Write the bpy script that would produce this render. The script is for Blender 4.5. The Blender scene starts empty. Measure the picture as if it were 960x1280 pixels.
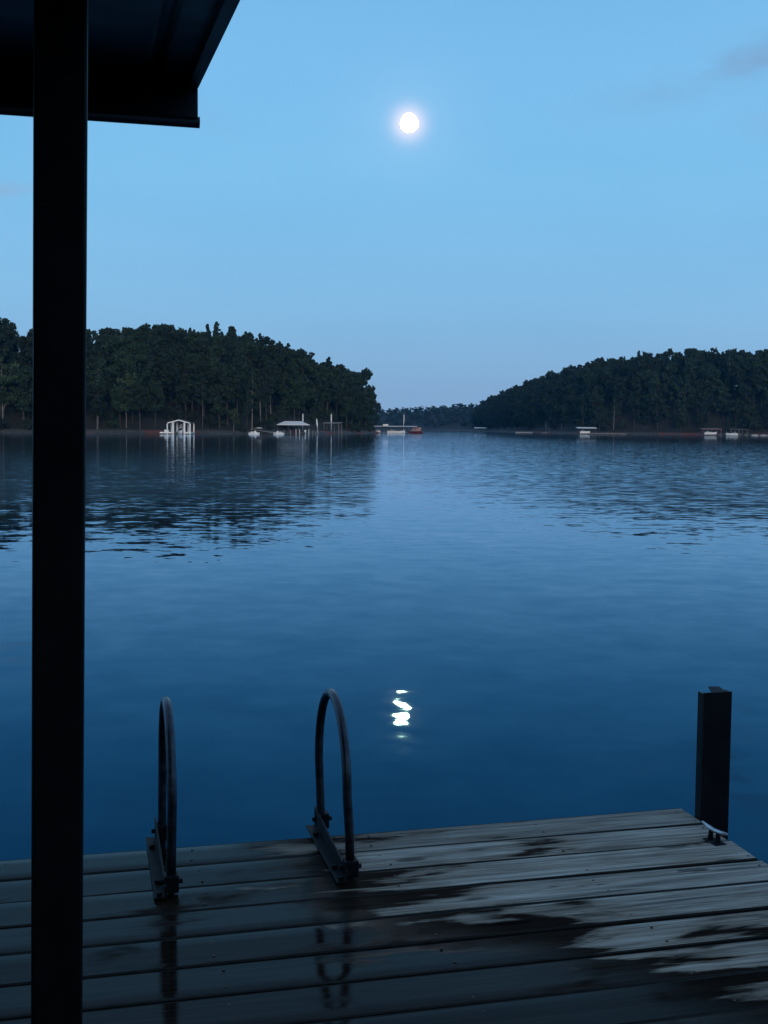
import bpy, bmesh, math, random
from mathutils import Vector, Matrix, noise as mnoise
S = bpy.context.scene
COL = S.collection
R = math.radians

# ------------------------------------------------------------------ camera
F = 1480.0                      # focal length in pixels of the 960x1280 frame
HW, HD = 2.0, 1.4               # eye above water, eye above deck
PITCH = math.atan(105 / F); ROLL = R(0.45)
cam = bpy.data.objects.new('camera', bpy.data.cameras.new('camera'))
COL.objects.link(cam)
cam.data.sensor_fit = 'VERTICAL'; cam.data.sensor_height = 36
cam.data.lens = F / 1280 * 36
cam.data.clip_start = 0.05; cam.data.clip_end = 20000
CM = Matrix.Rotation(math.pi / 2 - PITCH, 4, 'X') @ Matrix.Rotation(ROLL, 4, 'Z')
CM.translation = Vector((0, 0, HW))
cam.matrix_world = CM
S.camera = cam

def ray(px, py):
    return (CM.to_3x3() @ Vector(((px - 480) / F, (640 - py) / F, -1))).normalized()
def on_z(px, py, z):
    d = ray(px, py); t = (z - HW) / d.z
    return Vector((0, 0, HW)) + d * t
def on_y(px, py, y):
    d = ray(px, py)
    return Vector((0, 0, HW)) + d * (y / d.y)
def px_x(px, y):                # world X of a column at distance y
    return on_y(px, 540, y).x

# ------------------------------------------------------------------ helpers
def tag(o, label=None, cat=None, group=None, kind=None):
    if label: o['label'] = label
    if cat: o['category'] = cat
    if group: o['group'] = group
    if kind: o['kind'] = kind
    return o
def empty(name, loc, label, cat, group=None, rz=0):
    o = bpy.data.objects.new(name, None); COL.objects.link(o)
    o.location = loc; o.rotation_euler = (0, 0, rz); o.empty_display_size = .2
    return tag(o, label, cat, group)

class MB:
    def __init__(s): s.v = []; s.f = []; s.m = []; s.uv = None
    def quadbox(s, pts, mi=0):
        b = len(s.v); s.v += [tuple(p) for p in pts]
        for q in ((0,3,2,1),(4,5,6,7),(0,1,5,4),(1,2,6,5),(2,3,7,6),(3,0,4,7)):
            s.f.append(tuple(b + i for i in q)); s.m.append(mi)
    def box(s, x0, x1, y0, y1, z0, z1, mi=0):
        s.quadbox([(x0,y0,z0),(x1,y0,z0),(x1,y1,z0),(x0,y1,z0),(x0,y0,z1),(x1,y0,z1),(x1,y1,z1),(x0,y1,z1)], mi)
    def tube(s, pts, rad, n=8, mi=0, cap=True):
        pts = [Vector(p) for p in pts]
        rs = rad if isinstance(rad, (list, tuple)) else [rad] * len(pts)
        b = len(s.v); prev = None
        for i, p in enumerate(pts):
            t = (pts[min(i+1, len(pts)-1)] - pts[max(i-1, 0)]).normalized()
            if prev is None:
                a = t.orthogonal().normalized()
            else:
                a = (prev - t * prev.dot(t)).normalized()
            prev = a; c = t.cross(a)
            for k in range(n):
                an = 2 * math.pi * k / n
                s.v.append(tuple(p + (a * math.cos(an) + c * math.sin(an)) * rs[i]))
        for i in range(len(pts) - 1):
            for k in range(n):
                k2 = (k + 1) % n
                s.f.append((b+i*n+k, b+i*n+k2, b+(i+1)*n+k2, b+(i+1)*n+k)); s.m.append(mi)
        if cap:
            s.f.append(tuple(b + k for k in reversed(range(n)))); s.m.append(mi)
            e = b + (len(pts)-1) * n
            s.f.append(tuple(e + k for k in range(n))); s.m.append(mi)
    def face(s, pts, mi=0):
        b = len(s.v); s.v += [tuple(p) for p in pts]
        s.f.append(tuple(range(b, b + len(pts)))); s.m.append(mi)
    def ellipsoid(s, c, r, nu=10, nv=6, mi=0):
        b = len(s.v); c = Vector(c)
        for j in range(nv + 1):
            th = math.pi * j / nv
            for i in range(nu):
                ph = 2 * math.pi * i / nu
                s.v.append((c.x + r[0]*math.sin(th)*math.cos(ph), c.y + r[1]*math.sin(th)*math.sin(ph), c.z + r[2]*math.cos(th)))
        for j in range(nv):
            for i in range(nu):
                i2 = (i + 1) % nu
                s.f.append((b+j*nu+i, b+(j+1)*nu+i, b+(j+1)*nu+i2, b+j*nu+i2)); s.m.append(mi)
    def data(s, name, mats, smooth=False):
        me = bpy.data.meshes.new(name); me.from_pydata(s.v, [], s.f)
        if not isinstance(mats, (list, tuple)): mats = [mats]
        for m in mats: me.materials.append(m)
        if len(mats) > 1: me.polygons.foreach_set('material_index', s.m)
        if smooth: me.polygons.foreach_set('use_smooth', [True] * len(s.f))
        me.update(); return me
    def build(s, name, mats, parent=None, smooth=False, bevel=0):
        o = bpy.data.objects.new(name, s.data(name, mats, smooth)); COL.objects.link(o)
        if parent: o.parent = parent
        if bevel:
            b = o.modifiers.new('bevel', 'BEVEL'); b.width = bevel; b.segments = 2; b.limit_method = 'ANGLE'
        return o

# ------------------------------------------------------------------ materials
def newmat(name):
    m = bpy.data.materials.new(name); m.use_nodes = True
    nt = m.node_tree; nt.nodes.clear()
    out = nt.nodes.new('ShaderNodeOutputMaterial')
    return m, nt, out
def nd(nt, t, **kw):
    n = nt.nodes.new(t)
    for k, v in kw.items():
        if k.startswith('i_'): n.inputs[k[2:].replace('_', ' ')].default_value = v
        else: setattr(n, k, v)
    return n
def mth(nt, op, a, b=None, c=None, clamp=False):
    n = nt.nodes.new('ShaderNodeMath'); n.operation = op; n.use_clamp = clamp
    for i, x in enumerate((a, b, c)):
        if x is None: continue
        if isinstance(x, (int, float)): n.inputs[i].default_value = x
        else: nt.links.new(x, n.inputs[i])
    return n.outputs[0]
def vmath(nt, op, a, b=None):
    n = nt.nodes.new('ShaderNodeVectorMath'); n.operation = op
    for i, x in enumerate((a, b)):
        if x is None: continue
        if isinstance(x, (tuple, list, Vector)): n.inputs[i].default_value = tuple(x)
        else: nt.links.new(x, n.inputs[i])
    return n
def ramp(nt, fac, stops, interp='LINEAR'):
    n = nt.nodes.new('ShaderNodeValToRGB'); n.color_ramp.interpolation = interp
    e = n.color_ramp.elements
    while len(e) < len(stops): e.new(0.5)
    for i, (p, c) in enumerate(stops):
        e[i].position = p; e[i].color = c if len(c) == 4 else (*c, 1)
    nt.links.new(fac, n.inputs[0]); return n.outputs[0]
def smooth(nt, x, a, b):
    n = nt.nodes.new('ShaderNodeMapRange'); n.interpolation_type = 'SMOOTHSTEP'
    nt.links.new(x, n.inputs[0]); n.inputs[1].default_value = a; n.inputs[2].default_value = b
    return n.outputs[0]
def mixc(nt, f, a, b, mode='MIX'):
    n = nt.nodes.new('ShaderNodeMix'); n.data_type = 'RGBA'; n.blend_type = mode
    for idx, x in ((0, f), (6, a), (7, b)):
        if isinstance(x, (int, float)): n.inputs[idx].default_value = x
        elif isinstance(x, (tuple, list)): n.inputs[idx].default_value = (*x, 1) if len(x) == 3 else x
        else: nt.links.new(x, n.inputs[idx])
    return n.outputs[2]

def surf(name, c1, c2=None, scale=3., rough=.6, metal=0., stretch=(1,1,1), bump=0., spec=.5, rnd=0.):
    m, nt, out = newmat(name)
    p = nd(nt, 'ShaderNodeBsdfPrincipled'); nt.links.new(p.outputs[0], out.inputs[0])
    p.inputs['Roughness'].default_value = rough; p.inputs['Metallic'].default_value = metal
    p.inputs['Specular IOR Level'].default_value = spec
    tc = nd(nt, 'ShaderNodeTexCoord'); mp = nd(nt, 'ShaderNodeMapping')
    mp.inputs['Scale'].default_value = stretch
    nt.links.new(tc.outputs['Object'], mp.inputs[0])
    n = nd(nt, 'ShaderNodeTexNoise'); n.inputs['Scale'].default_value = scale; n.inputs['Detail'].default_value = 5
    nt.links.new(mp.outputs[0], n.inputs['Vector'])
    c2 = c2 or tuple(x * .7 for x in c1)
    col = ramp(nt, n.outputs[0], [(.3, c2), (.7, c1)])
    if rnd:
        oi = nd(nt, 'ShaderNodeObjectInfo')
        v = mth(nt, 'MULTIPLY_ADD', oi.outputs['Random'], rnd, 1 - rnd / 2)
        vm = nd(nt, 'ShaderNodeVectorMath', operation='SCALE')
        nt.links.new(col, vm.inputs[0]); nt.links.new(v, vm.inputs['Scale']); col = vm.outputs[0]
    nt.links.new(col, p.inputs['Base Color'])
    r = mth(nt, 'MULTIPLY_ADD', n.outputs[0], .3, rough - .15, clamp=True); nt.links.new(r, p.inputs['Roughness'])
    if bump:
        b = nd(nt, 'ShaderNodeBump'); b.inputs['Distance'].default_value = bump
        nt.links.new(n.outputs[0], b.inputs['Height']); nt.links.new(b.outputs[0], p.inputs['Normal'])
    return m

M = {}
M['post_paint'] = surf('dark_painted_steel', (.006,.006,.008), (.003,.003,.004), 12, .5, .0, bump=.001, spec=.25)
M['roof_metal'] = surf('dark_roof_metal', (.014,.017,.028), (.007,.009,.016), 4, .5, .2, spec=.3)
M['ladder_metal'] = surf('weathered_aluminium', (.07,.08,.10), (.03,.035,.045), 30, .36, .8, bump=.0006)
M['cleat_metal'] = surf('galvanised_steel', (.65,.66,.68), (.4,.4,.42), 30, .3, .9)
M['bracket_metal'] = surf('dull_dark_aluminium', (.012,.013,.017), (.006,.007,.009), 30, .6, .0, spec=.15)
M['rust'] = surf('rusted_bolt', (.10,.05,.03), None, 30, .7)
M['rim'] = surf('wet_rim_board', (.05,.04,.035), (.02,.017,.015), 8, .6)
M['white'] = surf('white_paint', (.80,.79,.76), (.66,.65,.62), 2, .5)
M['offwhite'] = surf('weathered_white_paint', (.52,.52,.51), (.36,.36,.36), 2, .6)
M['grey'] = surf('grey_wood', (.22,.21,.2), (.12,.115,.11), 3, .8)
M['dgrey'] = surf('dark_grey_wood', (.07,.07,.07), (.04,.04,.04), 3, .8)
M['red'] = surf('red_gelcoat', (.11,.008,.014), (.07,.006,.009), 2, .35)
M['dred'] = surf('faded_red_metal', (.24,.14,.14), (.14,.08,.08), 1, .6)
M['dgreen'] = surf('dark_green_metal', (.02,.03,.025), None, 2, .5)
M['bluefab'] = surf('blue_canvas', (.04,.06,.13), None, 2, .8)
M['tarp'] = surf('grey_canvas', (.25,.26,.28), (.15,.16,.17), 2, .8)
M['window'] = surf('dark_glass', (.02,.025,.03), None, 2, .1)
M['bark'] = surf('bark', (.06,.05,.042), (.03,.025,.022), 2, .9, stretch=(3,3,.4), rnd=.5)
M['palebark'] = surf('pale_bark', (.20,.175,.15), (.10,.09,.08), 2, .9, stretch=(3,3,.5), rnd=.3)
M['leaf'] = surf('leaves', (.016,.034,.015), (.007,.016,.009), .35, .75, rnd=.75, spec=.25)
M['leaf_pine'] = surf('pine_needles', (.017,.036,.020), (.008,.020,.012), .35, .75, rnd=.6, spec=.25)
M['leaf_light'] = surf('light_leaves', (.038,.066,.027), (.02,.038,.015), .5, .7, rnd=.4, spec=.25)
M['rock'] = surf('pale_rock', (.4,.38,.36), (.25,.24,.22), 2, .9)

def ground_mat(name, clay, litter):
    m, nt, out = newmat(name)
    p = nd(nt, 'ShaderNodeBsdfPrincipled'); nt.links.new(p.outputs[0], out.inputs[0]); p.inputs['Roughness'].default_value = .95
    g = nd(nt, 'ShaderNodeNewGeometry')
    n = nd(nt, 'ShaderNodeTexNoise'); n.inputs['Scale'].default_value = .06; n.inputs['Detail'].default_value = 4
    n2 = nd(nt, 'ShaderNodeTexNoise'); n2.inputs['Scale'].default_value = .8; n2.inputs['Detail'].default_value = 5
    nt.links.new(g.outputs['Position'], n.inputs['Vector']); nt.links.new(g.outputs['Position'], n2.inputs['Vector'])
    red = ramp(nt, n2.outputs[0], [(.3, tuple(x*.6 for x in clay)), (.7, clay)])
    gry = ramp(nt, n2.outputs[0], [(.3, (.03,.028,.024)), (.7, (.08,.074,.064))])
    bank = mixc(nt, smooth(nt, n.outputs[0], .52, .58), gry, red)
    sp = nd(nt, 'ShaderNodeSeparateXYZ'); nt.links.new(g.outputs['Position'], sp.inputs[0])
    up = smooth(nt, mth(nt, 'ADD', sp.outputs[2], mth(nt, 'MULTIPLY', n2.outputs[0], .5)), 1.0, 1.5)
    lit = ramp(nt, n2.outputs[0], [(.3, tuple(x*.5 for x in litter)), (.7, litter)])
    nt.links.new(mixc(nt, up, bank, lit), p.inputs['Base Color'])
    return m
M['ground'] = ground_mat('shore_ground', (.15,.05,.036), (.015,.015,.010))

# ------------------------------------------------------------------ world
MOON_DIR = ray(511, 154)
w = bpy.data.worlds.new('World'); S.world = w; w.use_nodes = True
nt = w.node_tree; nt.nodes.clear()
wo = nd(nt, 'ShaderNodeOutputWorld'); bg = nd(nt, 'ShaderNodeBackground'); nt.links.new(bg.outputs[0], wo.inputs[0])
sky = nd(nt, 'ShaderNodeTexSky', sky_type='NISHITA'); sky.sun_disc = False
SUN_EL = 3.0
sky.sun_elevation = R(SUN_EL); sky.sun_rotation = R(180)       # the sun has gone down behind the camera
sky.air_density = 1.0; sky.dust_density = .3; sky.ozone_density = 2.0
tc = nd(nt, 'ShaderNodeTexCoord')
sp = nd(nt, 'ShaderNodeSeparateXYZ'); nt.links.new(tc.outputs['Generated'], sp.inputs[0])
zz = mth(nt, 'MAXIMUM', sp.outputs[2], 0.0)
SKYRAMP = [(0.0, (.22,.43,.71)), (.035, (.23,.45,.74)), (.10, (.215,.50,.82)), (.20, (.20,.53,.87)), (.29, (.195,.52,.88)), (.34, (.185,.50,.85)), (.55, (.18,.38,.66)), (.8, (.17,.30,.52)), (1.0, (.16,.28,.50))]
grad = ramp(nt, zz, SKYRAMP)
# twilight colour over the physical sky: the physical sky keeps the glow towards the set sun
skyt = nd(nt, 'ShaderNodeVectorMath', operation='SCALE'); nt.links.new(sky.outputs[0], skyt.inputs[0]); skyt.inputs['Scale'].default_value = .25
base = mixc(nt, .92, skyt.outputs[0], grad)
un = nd(nt, 'ShaderNodeTexNoise'); un.inputs['Scale'].default_value = 2.2; un.inputs['Detail'].default_value = 5
um = nd(nt, 'ShaderNodeMapping'); um.inputs['Scale'].default_value = (1, 1, 3); nt.links.new(tc.outputs['Generated'], um.inputs[0]); nt.links.new(um.outputs[0], un.inputs['Vector'])
base = mixc(nt, 1.0, base, ramp(nt, un.outputs[0], [(.3, (.93,.95,.97)), (.7, (1.07,1.04,1.02))]), 'MULTIPLY')
# thin cloud wisps (directions in the sky)
nz = nd(nt, 'ShaderNodeTexNoise'); nz.inputs['Scale'].default_value = 9; nz.inputs['Detail'].default_value = 7; nz.inputs['Roughness'].default_value = .55
mp = nd(nt, 'ShaderNodeMapping'); mp.inputs['Scale'].default_value = (1, 1, 3.2)
nt.links.new(tc.outputs['Generated'], mp.inputs[0]); nt.links.new(mp.outputs[0], nz.inputs['Vector'])
def wisp(px, py, r, zs, tilt=0):
    d = ray(px, py)
    dd = vmath(nt, 'SUBTRACT', tc.outputs['Generated'], d).outputs[0]
    s2 = nd(nt, 'ShaderNodeSeparateXYZ'); nt.links.new(dd, s2.inputs[0])
    zt = mth(nt, 'MULTIPLY_ADD', s2.outputs[0], -tilt, s2.outputs[2])
    a = mth(nt, 'POWER', mth(nt, 'DIVIDE', s2.outputs[0], r), 2.0)
    b = mth(nt, 'POWER', mth(nt, 'DIVIDE', mth(nt, 'ABSOLUTE', zt), r * zs), 2.0)
    c = mth(nt, 'MULTIPLY', mth(nt, 'DIVIDE', s2.outputs[1], r * 2), mth(nt, 'DIVIDE', s2.outputs[1], r * 2))
    q = mth(nt, 'ADD', mth(nt, 'ADD', a, b), c)
    return mth(nt, 'POWER', 2.718, mth(nt, 'MULTIPLY', q, -1.0))
def powabs(x): return x
nzz = smooth(nt, nz.outputs[0], .38, .66)
c1 = mth(nt, 'MULTIPLY', wisp(940, 74, .075, .20, .22), nzz)
c2 = mth(nt, 'MULTIPLY', wisp(0, 238, .028, .22, 0), nzz)
c3 = mth(nt, 'MULTIPLY', wisp(262, 158, .022, .5, -.3), nzz)
c4 = mth(nt, 'MULTIPLY', wisp(960, 155, .02, .5, -.3), nzz)
base = mixc(nt, mth(nt, 'MULTIPLY', c1, .62, clamp=True), base, (.21,.33,.53))
base = mixc(nt, mth(nt, 'MULTIPLY', c2, .6, clamp=True), base, (.30,.42,.62))
base = mixc(nt, mth(nt, 'MULTIPLY', mth(nt, 'ADD', c3, c4), .4, clamp=True), base, (.27,.45,.70))
# aureole of the moon in the thin high haze
dt = vmath(nt, 'DOT_PRODUCT', vmath(nt, 'NORMALIZE', tc.outputs['Generated']).outputs[0], MOON_DIR).outputs['Value']
an = mth(nt, 'ARCCOSINE', mth(nt, 'MINIMUM', dt, .9999999))
g1 = mth(nt, 'POWER', 2.718, mth(nt, 'MULTIPLY', mth(nt, 'MULTIPLY', an, an), -1 / (.0115 ** 2)))
g2 = mth(nt, 'POWER', 2.718, mth(nt, 'MULTIPLY', mth(nt, 'MULTIPLY', an, an), -1 / (.04 ** 2)))
add1 = mixc(nt, 1.0, base, mixc(nt, g1, (0,0,0), (.80,.42,.24)), 'ADD')
add2 = mixc(nt, 1.0, add1, mixc(nt, g2, (0,0,0), (.045,.03,.03)), 'ADD')
nt.links.new(add2, bg.inputs[0]); bg.inputs[1].default_value = 1.0

# afterglow of the set sun: very low, wide and weak, from behind the camera
sun = bpy.data.lights.new('afterglow', 'SUN'); sun.energy = 1.6; sun.angle = R(25); sun.color = (1, .86, .74)
so = bpy.data.objects.new('afterglow', sun); COL.objects.link(so)
so.rotation_euler = Vector((0.15, -1, math.tan(R(12)))).to_track_quat('Z', 'Y').to_euler()

# moon
m, n_, o_ = newmat('moonlight'); e = nd(n_, 'ShaderNodeEmission'); e.inputs[0].default_value = (1, .66, .34, 1); e.inputs[1].default_value = 130
n_.links.new(e.outputs[0], o_.inputs[0])
MD = 6000.0
mb = MB()
bmm = bmesh.new(); bmesh.ops.create_icosphere(bmm, subdivisions=4, radius=1)
for v in bmm.verts:                                            # gibbous: a little egg shaped
    z = v.co.z
    v.co.x *= (1.0 - .10 * z); 
    v.co.z *= 1.12 if z > 0 else 1.0
    v.co.x += .06 * (1 - z*z) 
me = bpy.data.meshes.new('moon'); bmm.to_mesh(me); bmm.free(); me.materials.append(m)
me.polygons.foreach_set('use_smooth', [True] * len(me.polygons))
mo = bpy.data.objects.new('moon', me); COL.objects.link(mo)
mo.location = Vector((0, 0, HW)) + MOON_DIR * MD
mr = 10.4 / F * MD; mo.scale = (mr, mr, mr)
tag(mo, 'bright full moon shining high over the gap between the wooded shores', 'moon')

# ------------------------------------------------------------------ water
m, nt, out = newmat('lake_water')
g = nd(nt, 'ShaderNodeNewGeometry'); sp = nd(nt, 'ShaderNodeSeparateXYZ'); nt.links.new(g.outputs['Position'], sp.inputs[0])
X, Y = sp.outputs[0], sp.outputs[1]
dist = mth(nt, 'SQRT', mth(nt, 'ADD', mth(nt, 'MULTIPLY', X, X), mth(nt, 'MULTIPLY', Y, Y)))
def slope(scale, sx, amp_x, amp_y, detail=2, off=0.):
    mp = nd(nt, 'ShaderNodeMapping'); mp.inputs['Scale'].default_value = (sx, 1, 1); mp.inputs['Location'].default_value = (off, off, 0)
    mp.inputs['Rotation'].default_value = (0, 0, R(6))
    nt.links.new(g.outputs['Position'], mp.inputs[0])
    n = nd(nt, 'ShaderNodeTexNoise'); n.inputs['Scale'].default_value = scale; n.inputs['Detail'].default_value = detail
    nt.links.new(mp.outputs[0], n.inputs['Vector'])
    v = vmath(nt, 'SUBTRACT', n.outputs['Color'], (.5, .5, .5)).outputs[0]
    return vmath(nt, 'MULTIPLY', v, (amp_x, amp_y, 0)).outputs[0]
def scl(v, f):
    n = nd(nt, 'ShaderNodeVectorMath', operation='SCALE'); nt.links.new(v, n.inputs[0])
    if isinstance(f, (int, float)): n.inputs['Scale'].default_value = f
    else: nt.links.new(f, n.inputs['Scale'])
    return n.outputs[0]
CALM = (2.1, .95, .038, .050, 1.8, 33.8)
calm = slope(*CALM)
fine = slope(7.0, .8, .010, .012, 2, 9.0)
rip = slope(10., .42, .12, .33, 3.0, 5.0)
lines = slope(3.0, .12, .02, .055, 2.0, 2.2)
far = slope(6.0, .32, .10, .30, 4, 1.0)
# wind patches: a calm strip near the dock, ripples further out with a ragged front
pn = nd(nt, 'ShaderNodeTexNoise'); pn.inputs['Scale'].default_value = .09; pn.inputs['Detail'].default_value = 5
pm = nd(nt, 'ShaderNodeMapping'); pm.inputs['Scale'].default_value = (.8, 1, 1); nt.links.new(g.outputs['Position'], pm.inputs[0]); nt.links.new(pm.outputs[0], pn.inputs['Vector'])
edge = mth(nt, 'ADD', dist, mth(nt, 'MULTIPLY_ADD', pn.outputs[0], -14.0, 7.0))
side = smooth(nt, mth(nt, 'ABSOLUTE', mth(nt, 'SUBTRACT', mth(nt, 'DIVIDE', X, mth(nt, 'MAXIMUM', Y, 1.0)), .035)), .02, .16)
patch = mth(nt, 'MULTIPLY', smooth(nt, edge, 14.0, 24.0), mth(nt, 'SUBTRACT', 1.0, smooth(nt, dist, 38., 75.)))
patch = mth(nt, 'MULTIPLY', patch, mth(nt, 'MULTIPLY_ADD', smooth(nt, pn.outputs[0], .36, .60), .75, .25))
tot = vmath(nt, 'ADD', calm, fine).outputs[0]
tot = vmath(nt, 'ADD', tot, scl(lines, patch)).outputs[0]
tot = vmath(nt, 'ADD', tot, scl(rip, mth(nt, 'MULTIPLY', patch, .34))).outputs[0]
tot = vmath(nt, 'ADD', tot, scl(far, mth(nt, 'MULTIPLY', mth(nt, 'MULTIPLY', smooth(nt, dist, 22., 60.), mth(nt, 'MULTIPLY_ADD', smooth(nt, dist, 90., 330.), -.5, 1.0)), mth(nt, 'MULTIPLY_ADD', smooth(nt, mth(nt, 'DIVIDE', X, mth(nt, 'MAXIMUM', Y, 1.0)), -.03, .12), .75, .52)))).outputs[0]
nrm = vmath(nt, 'NORMALIZE', vmath(nt, 'ADD', tot, (0, 0, 1)).outputs[0]).outputs[0]
gl = nd(nt, 'ShaderNodeBsdfGlossy'); gl.inputs['Color'].default_value = (.34, .74, 1, 1); gl.inputs['Roughness'].default_value = .03
nt.links.new(nrm, gl.inputs['Normal']); nt.links.new(mth(nt, 'MULTIPLY_ADD', mth(nt, 'MULTIPLY', smooth(nt, dist, 17., 40.), mth(nt, 'MULTIPLY_ADD', smooth(nt, dist, 45., 150.), -.80, 1.0)), .072, .02), gl.inputs['Roughness'])
df = nd(nt, 'ShaderNodeBsdfDiffuse'); df.inputs['Color'].default_value = (.0, .009, .022, 1)
fr = nd(nt, 'ShaderNodeFresnel'); fr.inputs[0].default_value = 1.333; nt.links.new(nrm, fr.inputs['Normal'])
nt.links.new(mixc(nt, smooth(nt, fr.outputs[0], .12, .72), (.13, .45, .70), (.82, .97, 1.12)), gl.inputs['Color'])
mx = nd(nt, 'ShaderNodeMixShader'); nt.links.new(fr.outputs[0], mx.inputs[0]); nt.links.new(df.outputs[0], mx.inputs[1]); nt.links.new(gl.outputs[0], mx.inputs[2])
nt.links.new(mx.outputs[0], out.inputs[0])
mb = MB(); mb.face([(-5000,-60,0),(5000,-60,0),(5000,6000,0),(-5000,6000,0)])
tag(mb.build('water', m), kind='structure', label='calm dark blue lake water reflecting the dusk sky')

# ------------------------------------------------------------------ terrain
def poly(pts): return [Vector((px_x(p, d), d, 0)) for p, d in pts]
LEFT = poly([(-420,262),(-200,280),(0,296),(120,302),(240,318),(330,334),(400,362),(440,394),(466,432),(472,452),(470,490),(440,570),(300,640),(-420,680)])
RIGHT = poly([(1500,440),(1150,458),(960,484),(860,497),(740,522),(690,566),(640,650),(612,770),(594,900),(588,1010),(620,1250),(1500,1200)])
FAR = poly([(-900,1500),(200,1420),(430,1380),(500,1330),(560,1250),(590,1180),(700,1260),(1500,1350),(2200,1400),(2200,2100),(-900,2200)])
def inside_dist(poly_, x, y):
    ins = False; best = 1e9; n = len(poly_)
    for i in range(n):
        a = poly_[i]; b = poly_[(i+1) % n]
        if (a.y > y) != (b.y > y) and x < (b.x - a.x) * (y - a.y) / (b.y - a.y) + a.x: ins = not ins
        dx, dy = b.x - a.x, b.y - a.y
        t = max(0, min(1, ((x - a.x) * dx + (y - a.y) * dy) / (dx*dx + dy*dy)))
        q = (x - a.x - t*dx) ** 2 + (y - a.y - t*dy) ** 2
        if q < best: best = q
    best = math.sqrt(best)
    return best if ins else -best
def hgt(poly_, cap, sl, x, y):
    d = inside_dist(poly_, x, y) + 2.0 * mnoise.noise(Vector((x * .08, y * .08, 0)))
    if d < 0: return max(-2, d * .4)
    bank = min(d, 2.2) / 2.2 * (.95 + .35 * mnoise.noise(Vector((x * .05, 3, 0))))
    up = max(0, d - 3)
    c = cap(x, y) if callable(cap) else cap
    return bank + c * (1 - math.exp(-up * sl / max(c, .1))) + .6 * mnoise.noise(Vector((x*.05, y*.05, 7))) * min(1, up / 10)
def terrain(name, poly_, cap, sl, x0, x1, y0, y1, st, label):
    nx = int((x1-x0)/st)+1; ny = int((y1-y0)/st)+1
    mb = MB()
    for j in range(ny):
        for i in range(nx):
            x = x0+i*st; y = y0+j*st
            mb.v.append((x, y, hgt(poly_, cap, sl, x, y)))
    for j in range(ny-1):
        for i in range(nx-1):
            q = (j*nx+i, j*nx+i+1, (j+1)*nx+i+1, (j+1)*nx+i)
            if max(mb.v[k][2] for k in q) > -1.9: mb.f.append(q); mb.m.append(0)
    return tag(mb.build(name, M['ground'], smooth=True), kind='structure', label=label)
def capL(x, y):
    q = x / y
    if q < -.18: return 15.0
    if q < -.10: return 15.0 + 10.0 * (q + .18) / .08
    return max(12.0, 25.5 - 14.0 * (q + .10) / .09)
def capR(x, y):
    p = 480 + F * x / y
    if p < 600: return 13
    if p < 700: return 13 + 12 * (p - 600) / 100
    return max(22.5, 25 - 2 * (p - 700) / 140)
LP = (LEFT, capL, .62); RP = (RIGHT, capR, 1.1); FP = (FAR, lambda x, y: 18 + 11 * max(0, min(1, (x + 20) / 140)), .7)
terrain('headland', *LP, -200, 15, 250, 560, 2.5, 'wooded headland with a grey and red clay bank on the left shore')
terrain('hill', *RP, 60, 420, 430, 1120, 5, 'wooded hill rising from the right shore')
terrain('far_shore', *FP, -700, 900, 1140, 1700, 16, 'low far shore closing the lake between the headlands')

# ------------------------------------------------------------------ trees
def clump(mb, rng, c, r, n, s, mi=0, flat=.75):
    for _ in range(n):
        d = Vector((rng.gauss(0,1), rng.gauss(0,1), rng.gauss(0,1) * flat)).normalized() * r * (rng.random() ** .5)
        p = c + d
        a = Vector((rng.gauss(0,1), rng.gauss(0,1), rng.gauss(0,.6))).normalized(); b = a.orthogonal().normalized()
        b = (Matrix.Rotation(rng.random() * 6.28, 3, a) @ b)
        cc = a.cross(b); k = s * rng.uniform(.6, 1.3)
        i = len(mb.v)
        mb.v += [tuple(p + b*k), tuple(p + cc*k*.7 + b*k*.1), tuple(p - b*k*.9), tuple(p - cc*k*.75)]
        mb.f.append((i, i+1, i+2, i+3)); mb.m.append(mi)
def broad(seed, H=20., W=8., low=.28, nc=86, per=44, leaf=.46, trunk_r=.28, mi_leaf=0, mi_bark=0, sep=True):
    rng = random.Random(seed); cr = MB(); tr = cr if not sep else MB()
    bend = Vector((rng.uniform(-1,1), rng.uniform(-1,1), 0)) * H * .03
    spine = [Vector((0,0,-.8)), Vector((0,0,0)), bend*.4 + Vector((0,0,H*.3)), bend + Vector((0,0,H*.6)), bend*1.2 + Vector((0,0,H*.9))]
    tr.tube(spine, [trunk_r*1.4, trunk_r*1.1, trunk_r*.8, trunk_r*.5, trunk_r*.12], 7, mi_bark)
    zc = H * (low + 1) / 2; rz = H * (1 - low) / 2
    n_l = rng.randint(10, 14); lobes = []
    for k in range(n_l):
        u = rng.uniform(-.75, .95); an = rng.random() * 6.28
        q = math.sqrt(max(0, 1 - u*u)) * rng.uniform(.45, .78) * (1.0 if u > -.2 else .8)
        c = bend * .8 + Vector((math.cos(an) * q * W/2, math.sin(an) * q * W/2, zc + u * rz * .78)); lobes.append((c, W * rng.uniform(.15, .24)))
        st = bend*.5 + Vector((0, 0, max(H*.15, c.z - H * rng.uniform(.1, .2))))
        tr.tube([st, (st+c)/2 + Vector((0,0,.3)), c], [trunk_r*.35, trunk_r*.2, trunk_r*.05], 5, mi_bark)
    lobes.append((bend + Vector((0,0,zc + rz*.72)), W*.2)); lobes.append((bend*.8 + Vector((0,0,zc)), W*.26))
    for k in range(nc):
        c, r = lobes[k % len(lobes)]
        d = Vector((rng.gauss(0,1), rng.gauss(0,1), rng.gauss(0,.8))).normalized() * r * rng.uniform(.45, 1.1)
        p = c + d; p.z = min(p.z, H * rng.uniform(.93, .98))
        clump(cr, rng, p, W * rng.uniform(.07, .12), per, leaf, mi_leaf)
    return tr, cr
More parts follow.
